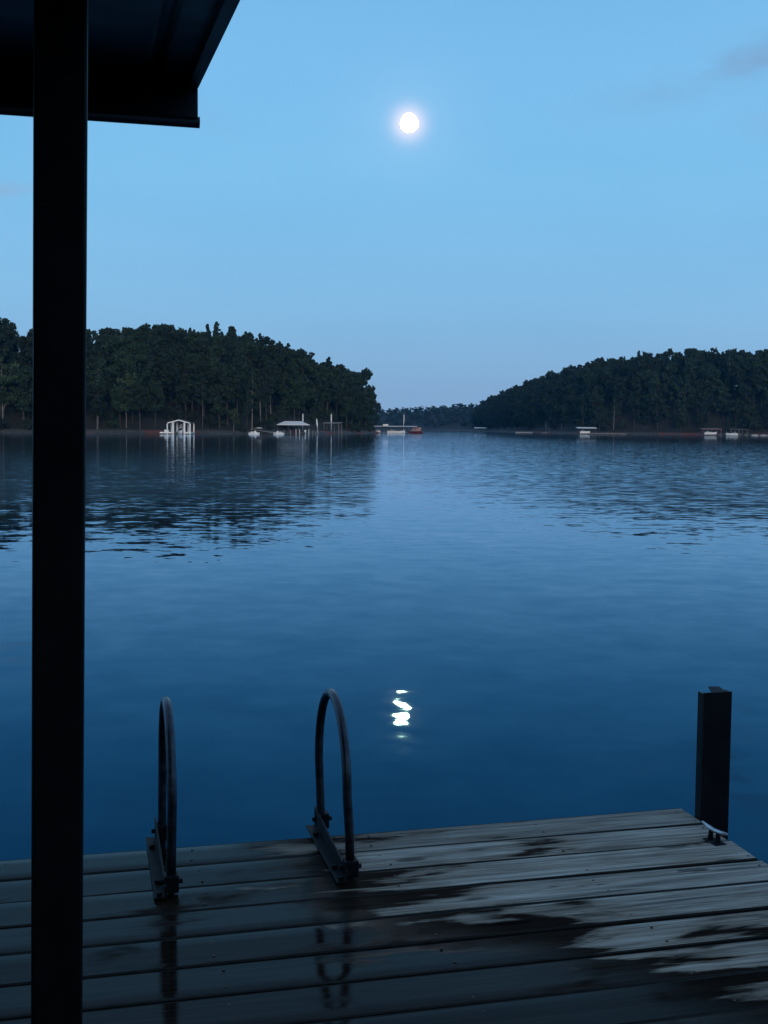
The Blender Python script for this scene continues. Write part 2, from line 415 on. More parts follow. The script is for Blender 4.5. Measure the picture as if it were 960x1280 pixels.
def pine(seed, H=22., W=5.5, low=.45, nc=44, per=36, leaf=.36, trunk_r=.26, mi_leaf=0, mi_bark=0, sep=True):
    rng = random.Random(seed); cr = MB(); tr = cr if not sep else MB()
    b = Vector((rng.uniform(-1,1), rng.uniform(-1,1), 0)) * H * .02
    tr.tube([Vector((0,0,-.8)), Vector((0,0,0)), b + Vector((0,0,H*.5)), b*1.5 + Vector((0,0,H*.97))], [trunk_r*1.3, trunk_r, trunk_r*.7, .04], 7, mi_bark)
    for k in range(nc):
        t = (k + rng.random()) / nc; h = low + (1 - low) * t
        rad = W*.5 * (1 - t) ** .6 * rng.uniform(.35, 1.1) * (0.6 + .4 * min(1, t * 4))
        an = rng.random() * 6.28
        c = b * (1+h) * .8 + Vector((math.cos(an)*rad, math.sin(an)*rad, H*h + rad*.15))
        if k % 3 == 0:
            st = Vector((b.x*h, b.y*h, H*(h-.02))); tr.tube([st, c], [.07, .02], 4, mi_bark)
        clump(cr, rng, c, .75 * (1.25 - t*.75), per, leaf, mi_leaf, .5)
    clump(cr, rng, b*1.5 + Vector((0,0,H*.98)), .35, 25, leaf*.7, mi_leaf, 1.6)
    return tr, cr

PRO = {'broad': [], 'pine': [], 'light': [], 'palepine': []}
for s in range(6):
    t, c = broad(100+s, 20, 9.5 + (s % 3), low=[.12,.20,.30][s % 3]); PRO['broad'].append((t.data('trunk', M['bark']), c.data('crown', M['leaf'])))
for s in range(4):
    t, c = pine(200+s, 22, 6 + s % 3, low=.34 + .05*(s % 3), nc=60); PRO['pine'].append((t.data('trunk', M['bark']), c.data('crown', M['leaf_pine'])))
for s in range(2):
    t, c = pine(230+s, 22, 5, low=.52, trunk_r=.25); PRO['palepine'].append((t.data('trunk', M['palebark']), c.data('crown', M['leaf_pine'])))
for s in range(2):
    t, c = broad(300+s, 12, 6, low=.15, nc=50, per=34, leaf=.26, trunk_r=.14); PRO['light'].append((t.data('trunk', M['palebark']), c.data('crown', M['leaf_light'])))

def put_tree(name, pro, loc, h, hs, label, cat, group=None, wid=1.0):
    rng = random.Random(int(loc[0]*100) ^ int(loc[1]*77))
    r = empty(name, loc, label, cat, group, rng.random() * 6.28)
    k = h / hs; r.scale = (k*wid, k*wid, k)
    for nm, me in zip(('trunk', 'crown'), pro):
        o = bpy.data.objects.new(nm, me); COL.objects.link(o); o.parent = r
    return r

def visible_pts(poly_, n_try, sp_fn, dmin, dmax, x0, x1, y0, y1, seed, accept):
    rng = random.Random(seed); pts = []
    cell = {}
    for _ in range(n_try):
        x = rng.uniform(x0, x1); y = rng.uniform(y0, y1)
        d = inside_dist(poly_, x, y)
        if d < dmin or d > dmax or not accept(x, y, d): continue
        s = sp_fn(x, y, d); ok = True
        ci, cj = int(x // 12), int(y // 12)
        for a in range(ci-1, ci+2):
            for b in range(cj-1, cj+2):
                for (qx, qy) in cell.get((a, b), ()):
                    if (qx-x)**2 + (qy-y)**2 < s*s: ok = False; break
                if not ok: break
            if not ok: break
        if ok: cell.setdefault((ci, cj), []).append((x, y)); pts.append((x, y, d))
    return pts

rng = random.Random(5)
massL = []; nbl = 0
def pxof(x, y): return 480 + F * x / y
ptsL = visible_pts(LEFT, 20000, lambda x, y, d: 4.4 if d < 14 else 6.2, 2.8, 62, -160, 2, 265, 520, 11, lambda x, y, d: -120 < pxof(x, y) < 480)
nl = 0
ptsL.sort(key=lambda q: q[1] + q[2])
for (x, y, d) in ptsL:
    p = pxof(x, y)
    z = hgt(*LP, x, y)
    # keep a clearing for the boathouse roofs on the bank
    if d < 9 and (340 < p < 432 or 196 < p < 248): continue
    front = d < 10
    is_p = rng.random() < (.10 if p < 330 else .06)
    if 255 < p < 330 and d > 20 and rng.random() < .5: is_p = True
    h = rng.uniform(15, 20.5) if not is_p else rng.uniform(17, 21.5)
    if front: h *= rng.uniform(.8, 1.0)
    if d < 5: h *= .8
    if p > 455: h *= .95
    if 290 < p < 350 and d < 12: is_p = True
    nl += 1
    if is_p:
        put_tree('pine_tree', rng.choice(PRO['pine'] if rng.random() < .88 else PRO['palepine']), (x, y, z-.3), h, 22, 'dark pine with a narrow ragged top packed into the woods of the left headland', 'pine tree', 'pines on the left headland')
    else:
        nbl += 1
        if nbl > 170: massL.append((x, y, z - .3, h)); continue
        put_tree('broadleaf_tree', rng.choice(PRO['broad']), (x, y, z-.3), h, 20, 'dark leafy tree packed into the woods of the left headland', 'tree', 'leafy trees on the left headland')
# understorey along the bank of the headland
pb = visible_pts(LEFT, 9000, lambda x, y, d: 3.6, 1.6, 14, -150, 2, 265, 520, 12, lambda x, y, d: -60 < pxof(x, y) < 476)
BUSH = []
for s in range(3):
    r2 = random.Random(400+s); c = MB(); t = MB()
    for k in range(5):
        a = r2.random()*6.28; t.tube([(0,0,-.3), (math.cos(a)*.7, math.sin(a)*.7, 1.6)], [.05, .02], 4)
    for k in range(22):
        a = r2.random()*6.28; q = r2.random()**.5 * 1.5
        clump(c, r2, Vector((math.cos(a)*q, math.sin(a)*q, r2.uniform(.3, 2.6) * (1 - .25*q/1.5))), .45, 22, .2)
    BUSH.append((t.data('stem', M['bark']), c.data('foliage', M['leaf'])))
for (x, y, d) in pb:
    p = pxof(x, y)
    if d < 5.5 and (198 < p < 246 or 338 < p < 432): continue
    if rng.random() < .25: continue
    r = empty('bush', (x, y, hgt(*LP, x, y) - .1), 'low dark bush under the trees along the left shore', 'bush', 'bushes under the trees of the left headland', rng.random()*6.28)
    k = rng.uniform(.6, 1.5); r.scale = (k, k, k)
    for nm, me in zip(('stem', 'foliage'), rng.choice(BUSH)):
        o = bpy.data.objects.new(nm, me); COL.objects.link(o); o.parent = r
# trees the photo tells apart
def special(name, pro, px, off, h, hs, label, cat, wid=1.0):
    # walk inland from the shoreline along the column
    y = 280.
    while y < 700:
        if inside_dist(LEFT, px_x(px, y), y) > off: break
        y += 1
    x = px_x(px, y)
    return put_tree(name, pro, (x, y, hgt(*LP, x, y)-.2), h, hs, label, cat, None, wid)
special('pale_tree', PRO['light'][0], 158, 3, 15.5, 12, 'slender pale green tree reaching out over the bank left of the white boathouse', 'tree', .8)
special('pale_tree', PRO['light'][1], 292, 1.8, 6.6, 12, 'small light green waterside tree right of the white boathouse beside the red clay', 'tree', 1.2)
special('pale_tree', PRO['light'][0], 4, 3, 19, 12, 'olive green tree at the left edge of the picture behind the dark post', 'tree', .9)
special('pale_trunk_pine', PRO['palepine'][0], 315, 3.5, 17, 22, 'pine with a straight pale bare trunk, left of the two pale trunks by the jetty', 'pine tree')
special('pale_trunk_pine', PRO['palepine'][1], 326, 3.2, 16, 22, 'pine with a leaning pale bare trunk right behind the grey jetty', 'pine tree').rotation_euler[1] = R(5)
special('pale_trunk_pine', PRO['palepine'][1], 122, 3.2, 17, 22, 'pine with a pale bare trunk just right of the black post', 'pine tree')
special('tip_tree', PRO['broad'][1], 468, 2.5, 21, 20, 'tall leafy tree at the very tip of the left headland with sky between its branches', 'tree', .85)
special('tip_tree', PRO['broad'][3], 458, 4, 23, 20, 'tall leafy tree second from the tip of the left headland', 'tree', .9)

# right hill: each tree one small mesh; beyond the nearest ones a woodland mass
SM = []
for s in range(6):
    t, c = broad(500+s, 20, 9.5 + s % 3, low=.12, nc=60, per=26, leaf=.66, trunk_r=.25, mi_bark=1, sep=False); SM.append(c.data('tree', [M['leaf'], M['bark']]))
SP = []
for s in range(3):
    t, c = pine(520+s, 21, 6, low=.38, nc=34, per=24, leaf=.5, mi_bark=1, sep=False); SP.append(c.data('pine', [M['leaf_pine'], M['palebark'] if s == 0 else M['bark']]))
ptsR = visible_pts(RIGHT, 30000, lambda x, y, d: 5.4 if d < 15 else 6.4, 3, 120, 60, 300, 440, 1010, 21, lambda x, y, d: 575 < pxof(x, y) < 1090)
ptsR.sort(key=lambda q: q[1] + q[2]*.3)
mass = []; nr = 0
for i, (x, y, d) in enumerate(ptsR):
    p = pxof(x, y); z = hgt(*RP, x, y)
    h = rng.uniform(14, 19.5) * (.85 if d < 8 else 1)
    is_p = rng.random() < .07
    if nr < 128 and p < 1010:
        nr += 1
        o = bpy.data.objects.new('pine_tree' if is_p else 'broadleaf_tree', rng.choice(SP if is_p else SM)); COL.objects.link(o)
        o.location = (x, y, z - .3); k = h / 20; o.scale = (k, k, k); o.rotation_euler[2] = rng.random() * 6.28
        if is_p: tag(o, 'small dark pine on the wooded hill of the right shore', 'pine tree', 'pines on the right hill')
        else: tag(o, 'small dark leafy tree on the wooded hill of the right shore', 'tree', 'leafy trees on the right hill')
    else: mass.append((x, y, z, h))
def mass_obj(name, items, nc, per, leaf, label, mats, seed=1, wide=1.0):
    r2 = random.Random(seed); mb = MB(); arch = []
    for s in range(4):
        t, c = broad(600+s, 20, 10.5, low=.02, nc=nc, per=per, leaf=leaf, sep=False, mi_bark=1); arch.append(c)
    for (x, y, z, h) in items:
        a = r2.choice(arch); k = h / 20; an = r2.random()*6.28; ca, sa = math.cos(an)*k*wide, math.sin(an)*k*wide; b = len(mb.v)
        mb.v += [(x + v[0]*ca - v[1]*sa, y + v[0]*sa + v[1]*ca, z + v[2]*k) for v in a.v]
        mb.f += [tuple(b + i for i in f) for f in a.f]; mb.m += a.m
    return tag(mb.build(name, mats), label, None, kind='stuff')
mass_obj('woodland', massL, 60, 24, .7, 'dark mass of woods at the back of the left headland', [M['leaf'], M['bark']], 8)
mass_obj('woodland', mass, 60, 22, .72, 'dark mass of woods running on behind and beside the right hill', [M['leaf'], M['bark']])
# second growth filling the wood of the headland behind the first trees
ptsU = visible_pts(LEFT, 12000, lambda x, y, d: 5.0, 9, 75, -170, 0, 270, 520, 41, lambda x, y, d: -130 < pxof(x, y) < 474)
mass_obj('undergrowth', [(x, y, hgt(*LP, x, y) - .3, rng.uniform(7, 11)) for (x, y, d) in ptsU], 30, 16, .9, 'dark young growth filling the wood of the left headland', [M['leaf'], M['bark']], 4)
ptsV = visible_pts(RIGHT, 12000, lambda x, y, d: 6.0, 2.5, 30, 60, 260, 440, 1000, 43, lambda x, y, d: 575 < pxof(x, y) < 1080)
mass_obj('undergrowth', [(x, y, hgt(*RP, x, y) - .3, rng.uniform(5, 8)) for (x, y, d) in ptsV], 24, 14, 1.0, 'dark young growth along the foot of the right hill', [M['leaf'], M['bark']], 5, 1.5)
# unseen bank added behind the camera; its woods block the low afterglow
mb = MB()
for i in range(24):
    x = -90 + i * 8
    for (yy, zz) in ((-9.5, -.6), (-11, .5), (-16, 1.6), (-40, 7), (-58, 10)): mb.v.append((x, yy + math.sin(i*.7)*.8, zz))
for i in range(23):
    for j in range(4): mb.f.append((i*5+j, (i+1)*5+j, (i+1)*5+j+1, i*5+j+1)); mb.m.append(0)
tag(mb.build('added_bank', M['ground'], smooth=True), kind='structure', label='unseen bank added behind the dock under the light-blocking woods')
r6 = random.Random(77)
mass_obj('blocker_woods', [(r6.uniform(-80, 80), q, 1.5, r6.uniform(9, 12)) for q in (-17,-20,-24,-28,-33) for _ in range(15)], 40, 20, .8, 'unseen woods added behind the dock to block the low afterglow', [M['leaf'], M['bark']], 6)
ptsF = visible_pts(FAR, 14000, lambda x, y, d: 7.0, 4, 80, -420, 620, 1150, 1640, 31, lambda x, y, d: -100 < pxof(x, y) < 1100)
mass_obj('far_woodland', [(x, y, hgt(*FP, x, y), rng.uniform(6, 8)) for (x, y, d) in ptsF if 430 < pxof(x, y) < 640 or d < 40], 20, 10, 1.5, 'blue-grey woods on the far shore between the two headlands', [M['leaf'], M['bark']], 2, 1.9)
if 0: print('trees', nl, 'bushes', len(pb), 'right', nr, 'mass', len(mass), 'far', len(ptsF))

# ------------------------------------------------------------------ dock
DA = math.atan(371 / F)
U = Vector((math.cos(DA), math.sin(DA), 0)); V = Vector((-math.sin(DA), math.cos(DA), 0))
ZD = HW - HD
C0 = on_z(850, 1010, ZD)                       # outer corner of the deck
DM = Matrix(((U.x, V.x, 0, C0.x), (U.y, V.y, 0, C0.y), (0, 0, 1, ZD), (0, 0, 0, 1)))
DMI = DM.inverted()
def dk(px, py, z=ZD):                          # pixel -> dock coordinates on plane z
    return DMI @ on_z(px, py, z)
def at_dock(o, loc=(0, 0, 0)):
    mm = DM.copy(); mm.translation = DM @ Vector(loc); o.matrix_world = mm; return o
if 0: print('near leg', dk(438, 1098), 'far', dk(400, 1037), 'left near', dk(215, 1128), 'plank', [round(dk(480, y).y, 3) for y in (1040,1065,1092,1121,1151,1189,1228)])

def deck_mat():
    m, nt, out = newmat('weathered_wet_planks')
    p = nd(nt, 'ShaderNodeBsdfPrincipled'); nt.links.new(p.outputs[0], out.inputs[0])
    tc = nd(nt, 'ShaderNodeTexCoord'); sp = nd(nt, 'ShaderNodeSeparateXYZ'); nt.links.new(tc.outputs['Object'], sp.inputs[0])
    x, y, z = sp.outputs
    at = nd(nt, 'ShaderNodeAttribute', attribute_name='plank'); rnd = at.outputs['Fac']
    sh = nd(nt, 'ShaderNodeCombineXYZ'); nt.links.new(mth(nt, 'MULTIPLY', rnd, 37.), sh.inputs[0]); nt.links.new(mth(nt, 'MULTIPLY', rnd, 11.), sh.inputs[2])
    pos = vmath(nt, 'ADD', tc.outputs['Object'], sh.outputs[0]).outputs[0]
    def nz(scale, sc, detail=5, rough=.55, src=None, dist=0):
        mp = nd(nt, 'ShaderNodeMapping'); mp.inputs['Scale'].default_value = sc; nt.links.new(src or pos, mp.inputs[0])
        n = nd(nt, 'ShaderNodeTexNoise'); n.inputs['Scale'].default_value = scale; n.inputs['Detail'].default_value = detail; n.inputs['Roughness'].default_value = rough; n.inputs['Distortion'].default_value = dist
        nt.links.new(mp.outputs[0], n.inputs['Vector']); return n.outputs[0]
    grain = nz(26, (.06, 1.6, 1), 6, .6, dist=.6)
    fineg = nz(130, (.04, 1.5, 1), 4, .6)
    blot = nz(3.2, (.6, 1.6, 1), 5)
    col = ramp(nt, grain, [(.30, (.17,.145,.12)), (.42, (.42,.355,.295)), (.54, (.61,.53,.445)), (.7, (.75,.67,.575))])
    col = mixc(nt, .85, col, ramp(nt, fineg, [(.36, (.45,.42,.38)), (.6, (1,1,1))]), 'MULTIPLY')
    tone = mth(nt, 'MULTIPLY_ADD', rnd, .62, .68)
    tv = nd(nt, 'ShaderNodeVectorMath', operation='SCALE'); nt.links.new(col, tv.inputs[0]); nt.links.new(tone, tv.inputs['Scale']); col = tv.outputs[0]
    col = mixc(nt, .5, col, ramp(nt, blot, [(.35, (.6,.58,.56)), (.6, (1,1,1))]), 'MULTIPLY')
    # knots and small splits
    vm = nd(nt, 'ShaderNodeMapping'); vm.inputs['Scale'].default_value = (1.5, 5.2, 1); nt.links.new(pos, vm.inputs[0])
    vo = nd(nt, 'ShaderNodeTexVoronoi'); vo.inputs['Scale'].default_value = 1.4; nt.links.new(vm.outputs[0], vo.inputs['Vector'])
    kn = smooth(nt, mth(nt, 'ADD', vo.outputs['Distance'], mth(nt, 'MULTIPLY_ADD', fineg, .08, -.04)), .16, .09)
    col = mixc(nt, mth(nt, 'MULTIPLY', kn, .8), col, (.04, .03, .022))
    # water soaked area: everything left of the ladder, then a diagonal towards the lower right
    wobj = tc.outputs['Object']
    w1 = nz(1.9, (.55, 1.5, 1), 6, .6, wobj, 1.0)
    w2 = nz(6.0, (.30, 1.9, 1), 4, .55, wobj, .4)
    wn = mth(nt, 'ADD', mth(nt, 'MULTIPLY', w1, 1.1), mth(nt, 'MULTIPLY', w2, 1.3))
    # signed position: positive = wet side.  boundary runs through three pixels of the photo converted to dock space
    return m, nt, p, x, y, col, wn, kn, grain, fineg, blot, nz, pos, wobj
m, nt, p, x, y, col, wn, kn, grain, fineg, blot, nz, pos, wobj = deck_mat()
A = dk(455, 1065); B = dk(560, 1140); Cc = dk(780, 1180); D4 = dk(960, 1235)
if 0: print('wet pts', A, B, Cc, D4)
# boundary x_b(y): interpolate through the points
mr_ = nd(nt, 'ShaderNodeFloatCurve'); cv = mr_.mapping.curves[0]
ys = [(-0.0, A.x - .05), (A.y, A.x), (B.y, B.x), (Cc.y, Cc.x), (D4.y, D4.x), (-2.4, D4.x + .35)]
YR = 2.6
pts_ = sorted([((-yy) / YR, (xx + 3.0) / 4.0) for yy, xx in ys])
cv.points[0].location = pts_[0]; cv.points[1].location = pts_[-1]
for q in pts_[1:-1]: cv.points.new(*q)
mr_.mapping.update()
nt.links.new(mth(nt, 'DIVIDE', mth(nt, 'MULTIPLY', y, -1.0), YR, clamp=True), mr_.inputs['Value'])
xb = mth(nt, 'MULTIPLY_ADD', mr_.outputs[0], 4.0, -3.0)
sd = mth(nt, 'SUBTRACT', xb, x)
wetv = mth(nt, 'ADD', mth(nt, 'MULTIPLY_ADD', smooth(nt, sd, -.05, .45), .45, mth(nt, 'MULTIPLY', sd, .55)), mth(nt, 'MULTIPLY_ADD', wn, 2.1, -2.48))
wet = smooth(nt, wetv, -.10, .20)
spl = smooth(nt, nz(4.5, (.6, 2.6, 1), 4, .6, pos), .66, .72)         # isolated wet drips on the dry boards
wet = mth(nt, 'MAXIMUM', wet, mth(nt, 'MULTIPLY', spl, .75))
damp = smooth(nt, wetv, -.75, .15)
col = mixc(nt, damp, col, mixc(nt, 1.0, col, (.68, .60, .53), 'MULTIPLY'))
col = mixc(nt, wet, col, mixc(nt, 1.0, col, (.065, .052, .05), 'MULTIPLY'))
nt.links.new(col, p.inputs['Base Color'])
puddle = mth(nt, 'MULTIPLY', mth(nt, 'MULTIPLY', wet, smooth(nt, sd, .0, .55)), smooth(nt, nz(3.0, (.5, 1.2, 1), 4, .6, pos), .31, .47))
rg = mth(nt, 'MULTIPLY_ADD', fineg, .25, .62)
rg = mth(nt, 'SUBTRACT', rg, mth(nt, 'MULTIPLY', wet, .18))
rg = mth(nt, 'SUBTRACT', rg, mth(nt, 'MULTIPLY', puddle, .56), clamp=True)
rg = mth(nt, 'MAXIMUM', rg, .05)
nt.links.new(rg, p.inputs['Roughness'])
p.inputs['IOR'].default_value = 1.33
nt.links.new(mth(nt, 'MULTIPLY_ADD', puddle, .12, mth(nt, 'MULTIPLY_ADD', wet, -.33, .34)), p.inputs['Specular IOR Level'])
hb = mth(nt, 'ADD', mth(nt, 'MULTIPLY', grain, 1.0), mth(nt, 'MULTIPLY', fineg, .35))
bp = nd(nt, 'ShaderNodeBump'); bp.inputs['Distance'].default_value = .004
nt.links.new(mth(nt, 'MULTIPLY_ADD', puddle, -.22, mth(nt, 'MULTIPLY_ADD', wet, -.6, .9)), bp.inputs['Strength'])
nt.links.new(hb, bp.inputs['Height']); nt.links.new(bp.outputs[0], p.inputs['Normal'])
M['deck'] = m

dock = at_dock(empty('dock', (0, 0, 0), 'weathered wooden dock with wide wet planks in the foreground', 'dock'))
PW, GAP = .1795, .0065
mb = MB(); attr = []; r3 = random.Random(3)
for k in range(44):
    y1 = -k * PW; y0 = y1 - PW + GAP + r3.uniform(-.002, .002)
    ex = r3.uniform(-.004, .006); tz = r3.uniform(-.0025, .0015); til = r3.uniform(-.0025, .0025)
    cup = r3.uniform(.0, .0008)
    n0 = len(mb.f); nseg = 44; prof = 7
    b = len(mb.v); rows = []
    ph = r3.random() * 10
    for i in range(nseg + 1):
        xx = -7 + (7 + ex) * i / nseg
        wob = .0015 * math.sin(xx * 1.7 + ph)
        ring = []
        for j in range(prof):
            t = j / (prof - 1); yy = y0 + (y1 - y0) * t + wob
            zt = tz + til * (t - .5) * 2 - cup * (1 - (2*t-1)**2) + .0012 * math.sin(xx * 2.3 + ph * 2)
            if j in (0, prof - 1): zt -= .0018
            elif j in (1, prof-2): yy += (-1 if j > 1 else 1) * (-.0225 + .002)
            ring.append((xx, yy, zt))
        ring.append((xx, y1 + wob, -.038)); ring.append((xx, y0 + wob, -.038))
        mb.v += ring
    rr = prof + 2
    for i in range(nseg):
        for j in range(rr):
            j2 = (j + 1) % rr
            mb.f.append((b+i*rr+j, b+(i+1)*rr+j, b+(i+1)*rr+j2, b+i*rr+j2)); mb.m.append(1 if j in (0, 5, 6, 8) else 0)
    e0 = b + nseg * rr; mb.f.append(tuple(e0 + j for j in range(rr))); mb.m.append(0)
    mb.f.append(tuple(b + j for j in reversed(range(rr)))); mb.m.append(0)
    attr += [r3.random()] * (len(mb.v) - b)
M['seam'] = surf('plank_edge_shade', (.030,.026,.022), (.012,.010,.009), 20, .9, spec=.1)  # shade of the plank gaps painted as a near-black edge colour
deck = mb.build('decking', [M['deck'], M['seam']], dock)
a = deck.data.attributes.new('plank', 'FLOAT', 'POINT'); a.data.foreach_set('value', attr)
deck.data.polygons.foreach_set('use_smooth', [True] * len(deck.data.polygons))
deck.data.set_sharp_from_angle(angle=R(12)) if hasattr(deck.data, 'set_sharp_from_angle') else None
mb = MB()
mb.box(-7, -.03, -.075, -.035, -.24, -.040); mb.box(-.045, -.005, -7.9, -.08, -.24, -.040)
for k in range(1, 12): mb.box(-.6*k-.02, -.6*k+.02, -7.9, -.08, -.24, -.041)
mb.build('joists', M['rim'], dock)
mb = MB()
for q in (-.3, -3.2, -6.2):
    for y_ in (-.25, -3.5, -7.0): mb.tube([(q, y_, -3), (q, y_, -.06)], .07, 10)
mb.build('piles', M['rim'], dock)
mb = MB()
for k in range(44):
    for xj in [-.6*j for j in range(0, 12)]:
        for s in (.25, .75):
            yy = -k*PW - PW*s + r3.uniform(-.01, .01); xx = (xj if xj else -.025) + r3.uniform(-.012, .012)
            mb.tube([(xx, yy, -.008), (xx, yy, .0004)], .0042, 7)
mb.build('screws', M['rust'], dock)

# ladder
near = dk(438, 1098); farp = dk(400, 1037)
lad = at_dock(empty('dock_ladder', (0, 0, 0), 'metal swim ladder with two tall curved grab rails at the dock edge', 'ladder'), (near.x, 0, 0))
yn, yf = near.y, max(farp.y, .045)
lx = dk(213, 1112).x - near.x
if 0: print('ladder', near, farp, 'sep', lx)
HT = .545; RT = .0145
def rail(xo, lean):
    pts = []
    pts += [(xo, yn, .004), (xo + lean*.3, yn, .14)]
    r_ = (yf - yn) / 2; cy = (yf + yn) / 2; zc = HT - r_ * 1.15 - RT
    for i in range(0, 25):
        a = math.pi * i / 24
        pts.append((xo + lean, cy - r_ * math.cos(a), zc + r_ * 1.15 * math.sin(a)))
    pts += [(xo + lean*.6, yf, .14), (xo, yf, -.05), (xo, yf, -1.3)]
    mb = MB(); mb.tube(pts, RT, 14); return mb
for xo, ln in ((0, -.012), (lx, .004)):
    h = rail(xo, ln).build('grab_rail', M['ladder_metal'], lad, smooth=True)
    # bracket: upright angle plate between the legs, lying on the boards
    mb = MB()
    x0 = xo - .052; y0 = yn - .045
    mb.box(x0, x0 + .032, y0, yf + .03, .003, .009)
    mb.quadbox([(x0+.030, y0, .003), (x0+.036, y0, .003), (x0+.036, yf+.03, .003), (x0+.030, yf+.03, .003),
                (x0+.030, y0, .040), (x0+.036, y0, .040), (x0+.036, yf+.03, .075), (x0+.030, yf+.03, .075)])
    mb.build('bracket', M['bracket_metal'], lad, bevel=.0012)
    mb = MB()
    for yy in (yn, yf):
        mb = MB(); mb.box(xo-.022, xo+.022, yy-.024, yy+.024, .0095, .062); mb.build('clamp', M['bracket_metal'], lad, bevel=.004)
    mb = MB()
    for yy in (yn+.07, yf-.08, yn-.03): mb.tube([(x0+.015, yy, .008), (x0+.015, yy, .020)], .009, 6)
    for yy in (yn, yf): mb.tube([(xo-.034, yy, .038), (xo+.034, yy, .038)], .008, 6)
    mb.build('bolt', M['bracket_metal'], lad)
for k in range(4):
    mb = MB(); mb.box(lx, 0, yf - .03, yf + .04, -.32 - .28*k, -.295 - .28*k); mb.build('rung', M['ladder_metal'], lad, bevel=.003)

# steel mooring post at the right
pc = on_z(893, 1037, ZD)
d0 = dk(874, 1025)
post_h = HD * 1 - (on_y(895, 866, pc.y).z * -1 + HW) if False else on_y(895, 865, pc.y + .12).z - ZD
if 0: print('post h', post_h, d0)
mp_ = at_dock(empty('mooring_post', (0, 0, 0), 'short black steel channel post standing upright beside the right edge of the dock', 'post'), (0, 0, 0))
px0 = .008; wpost = .112; y0 = d0.y
mb = MB()
mb.box(px0, px0+wpost, y0, y0+.007, -2.4, post_h)                                  # web facing the dock
mb.box(px0, px0+.007, y0+.0072, y0+.045, -2.4, post_h - .004)
mb.box(px0+wpost-.007, px0+wpost, y0+.0072, y0+.045, -2.4, post_h - .002)
mb.build('channel', M['post_paint'], mp_, bevel=.0015)
mb = MB(); mb.quadbox([(px0+.035,y0+.008,post_h-.004),(px0+wpost-.02,y0+.008,post_h-.004),(px0+wpost-.025,y0+.048,post_h+.004),(px0+.045,y0+.05,post_h+.006),
    (px0+.035,y0+.008,post_h),(px0+wpost-.02,y0+.008,post_h),(px0+wpost-.025,y0+.048,post_h+.009),(px0+.045,y0+.05,post_h+.011)])
mb.build('bent_cap', M['post_paint'], mp_)

# cleat
ca = dk(878, 1027, ZD + .05); cb = dk(909, 1043, ZD + .05); cc = (ca + cb) / 2
L = (cb - ca); ang = math.atan2(L.y, L.x); half = L.length / 2
cl = empty('mooring_cleat', (0, 0, 0), 'small galvanised dock cleat screwed down beside the black mooring post', 'cleat')
mm = DM @ Matrix.Translation((cc.x, cc.y, 0)) @ Matrix.Rotation(ang, 4, 'Z'); cl.matrix_world = mm
if 0: print('cleat', ca, cb, half)
mb = MB(); mb.tube([(-half,0,.050),(-half*.5,0,.044),(0,0,.041),(half*.5,0,.044),(half,0,.050)], [.004,.0075,.0085,.0075,.004], 10)
mb.build('horn', M['cleat_metal'], cl, smooth=True)
mb = MB()
for s in (-1, 1): mb.tube([(s*half*.32, 0, .004), (s*half*.27, 0, .038)], [.010, .007], 10)
mb.build('foot', M['bracket_metal'], cl)
mb = MB(); mb.box(-half*.55, half*.55, -.022, .022, .001, .005); mb.build('base_plate', M['bracket_metal'], cl, bevel=.0015)

# canopy: roof edge and its post
EY = 3.45
ce = on_y(246, 158, EY)                                                            # lower corner of the eave
cd = DMI @ ce
can = at_dock(empty('dock_canopy', (0, 0, 0), 'black metal roof over the dock carried by a thick square post', 'canopy'), (0, 0, 0))
zb = cd.z; zt = zb + .124; SL = .083; xr = cd.x; ye = cd.y
mb = MB()                                                                          # ribbed roof sheet
xl = xr - 5.5; n = 0; px_ = []
xx = xr
while xx > xl:
    px_ += [(xx, 0), (xx-.10, 0), (xx-.115, .02), (xx-.135, .02), (xx-.15, 0)]; xx -= .23
yb = ye - 5.6
b = len(mb.v)
for (qx, qz) in px_:
    mb.v.append((qx, ye + .02, zt + qz + .004)); mb.v.append((qx, yb, zt + qz + .004 - SL * 5.6))
for i in range(len(px_) - 1):
    mb.f.append((b+2*i, b+2*i+1, b+2*i+3, b+2*i+2)); mb.m.append(0)
o = mb.build('roof_sheet', M['roof_metal'], can); sm = o.modifiers.new('thickness', 'SOLIDIFY'); sm.thickness = .004; sm.offset = 1
mb = MB(); mb.box(xl, xr, ye - .04, ye, zb + .012, zt); mb.box(xl, xr-.001, ye - .032, ye - .006, zt + .0005, zt + .0225); mb.build('eave_beam', M['roof_metal'], can, bevel=.003)
mb = MB(); mb.tube([(xl, ye - .02, zb + .006), (xr + .006, ye - .02, zb + .006)], .016, 10); mb.build('drip_edge', M['roof_metal'], can, smooth=True)
mb = MB()
for dy in (1.3, 2.6, 3.9, 5.3):
    z_ = zt - SL * dy; mb.box(xl, xr - .05, ye - dy - .02, ye - dy + .02, z_ - .09, z_ - .002)
mb.build('purlin', M['roof_metal'], can)
mb = MB()
q0, q1 = (ye - .045, zt), (yb, zt - SL*5.6)
mb.quadbox([(xr-.03,q1[0],q1[1]-.03),(xr+.0,q1[0],q1[1]-.03),(xr+.0,q0[0],q0[1]-.03),(xr-.03,q0[0],q0[1]-.03),
            (xr-.03,q1[0],q1[1]-.001),(xr+.0,q1[0],q1[1]-.001),(xr+.0,q0[0],q0[1]-.001),(xr-.03,q0[0],q0[1]-.001)])
mb.build('rake_trim', M['roof_metal'], can)
PY = 2.18
pt = DMI @ on_y(77, 0, PY); pb_ = DMI @ on_y(71.5, 1280, PY)
dv = (pt - pb_) / (pt.z - pb_.z)
bot = pb_ + dv * (0.002 - pb_.z); top = pb_ + dv * (zt - SL * (ye - pt.y) - .004 - pb_.z)
hw_ = .0465; mb = MB()
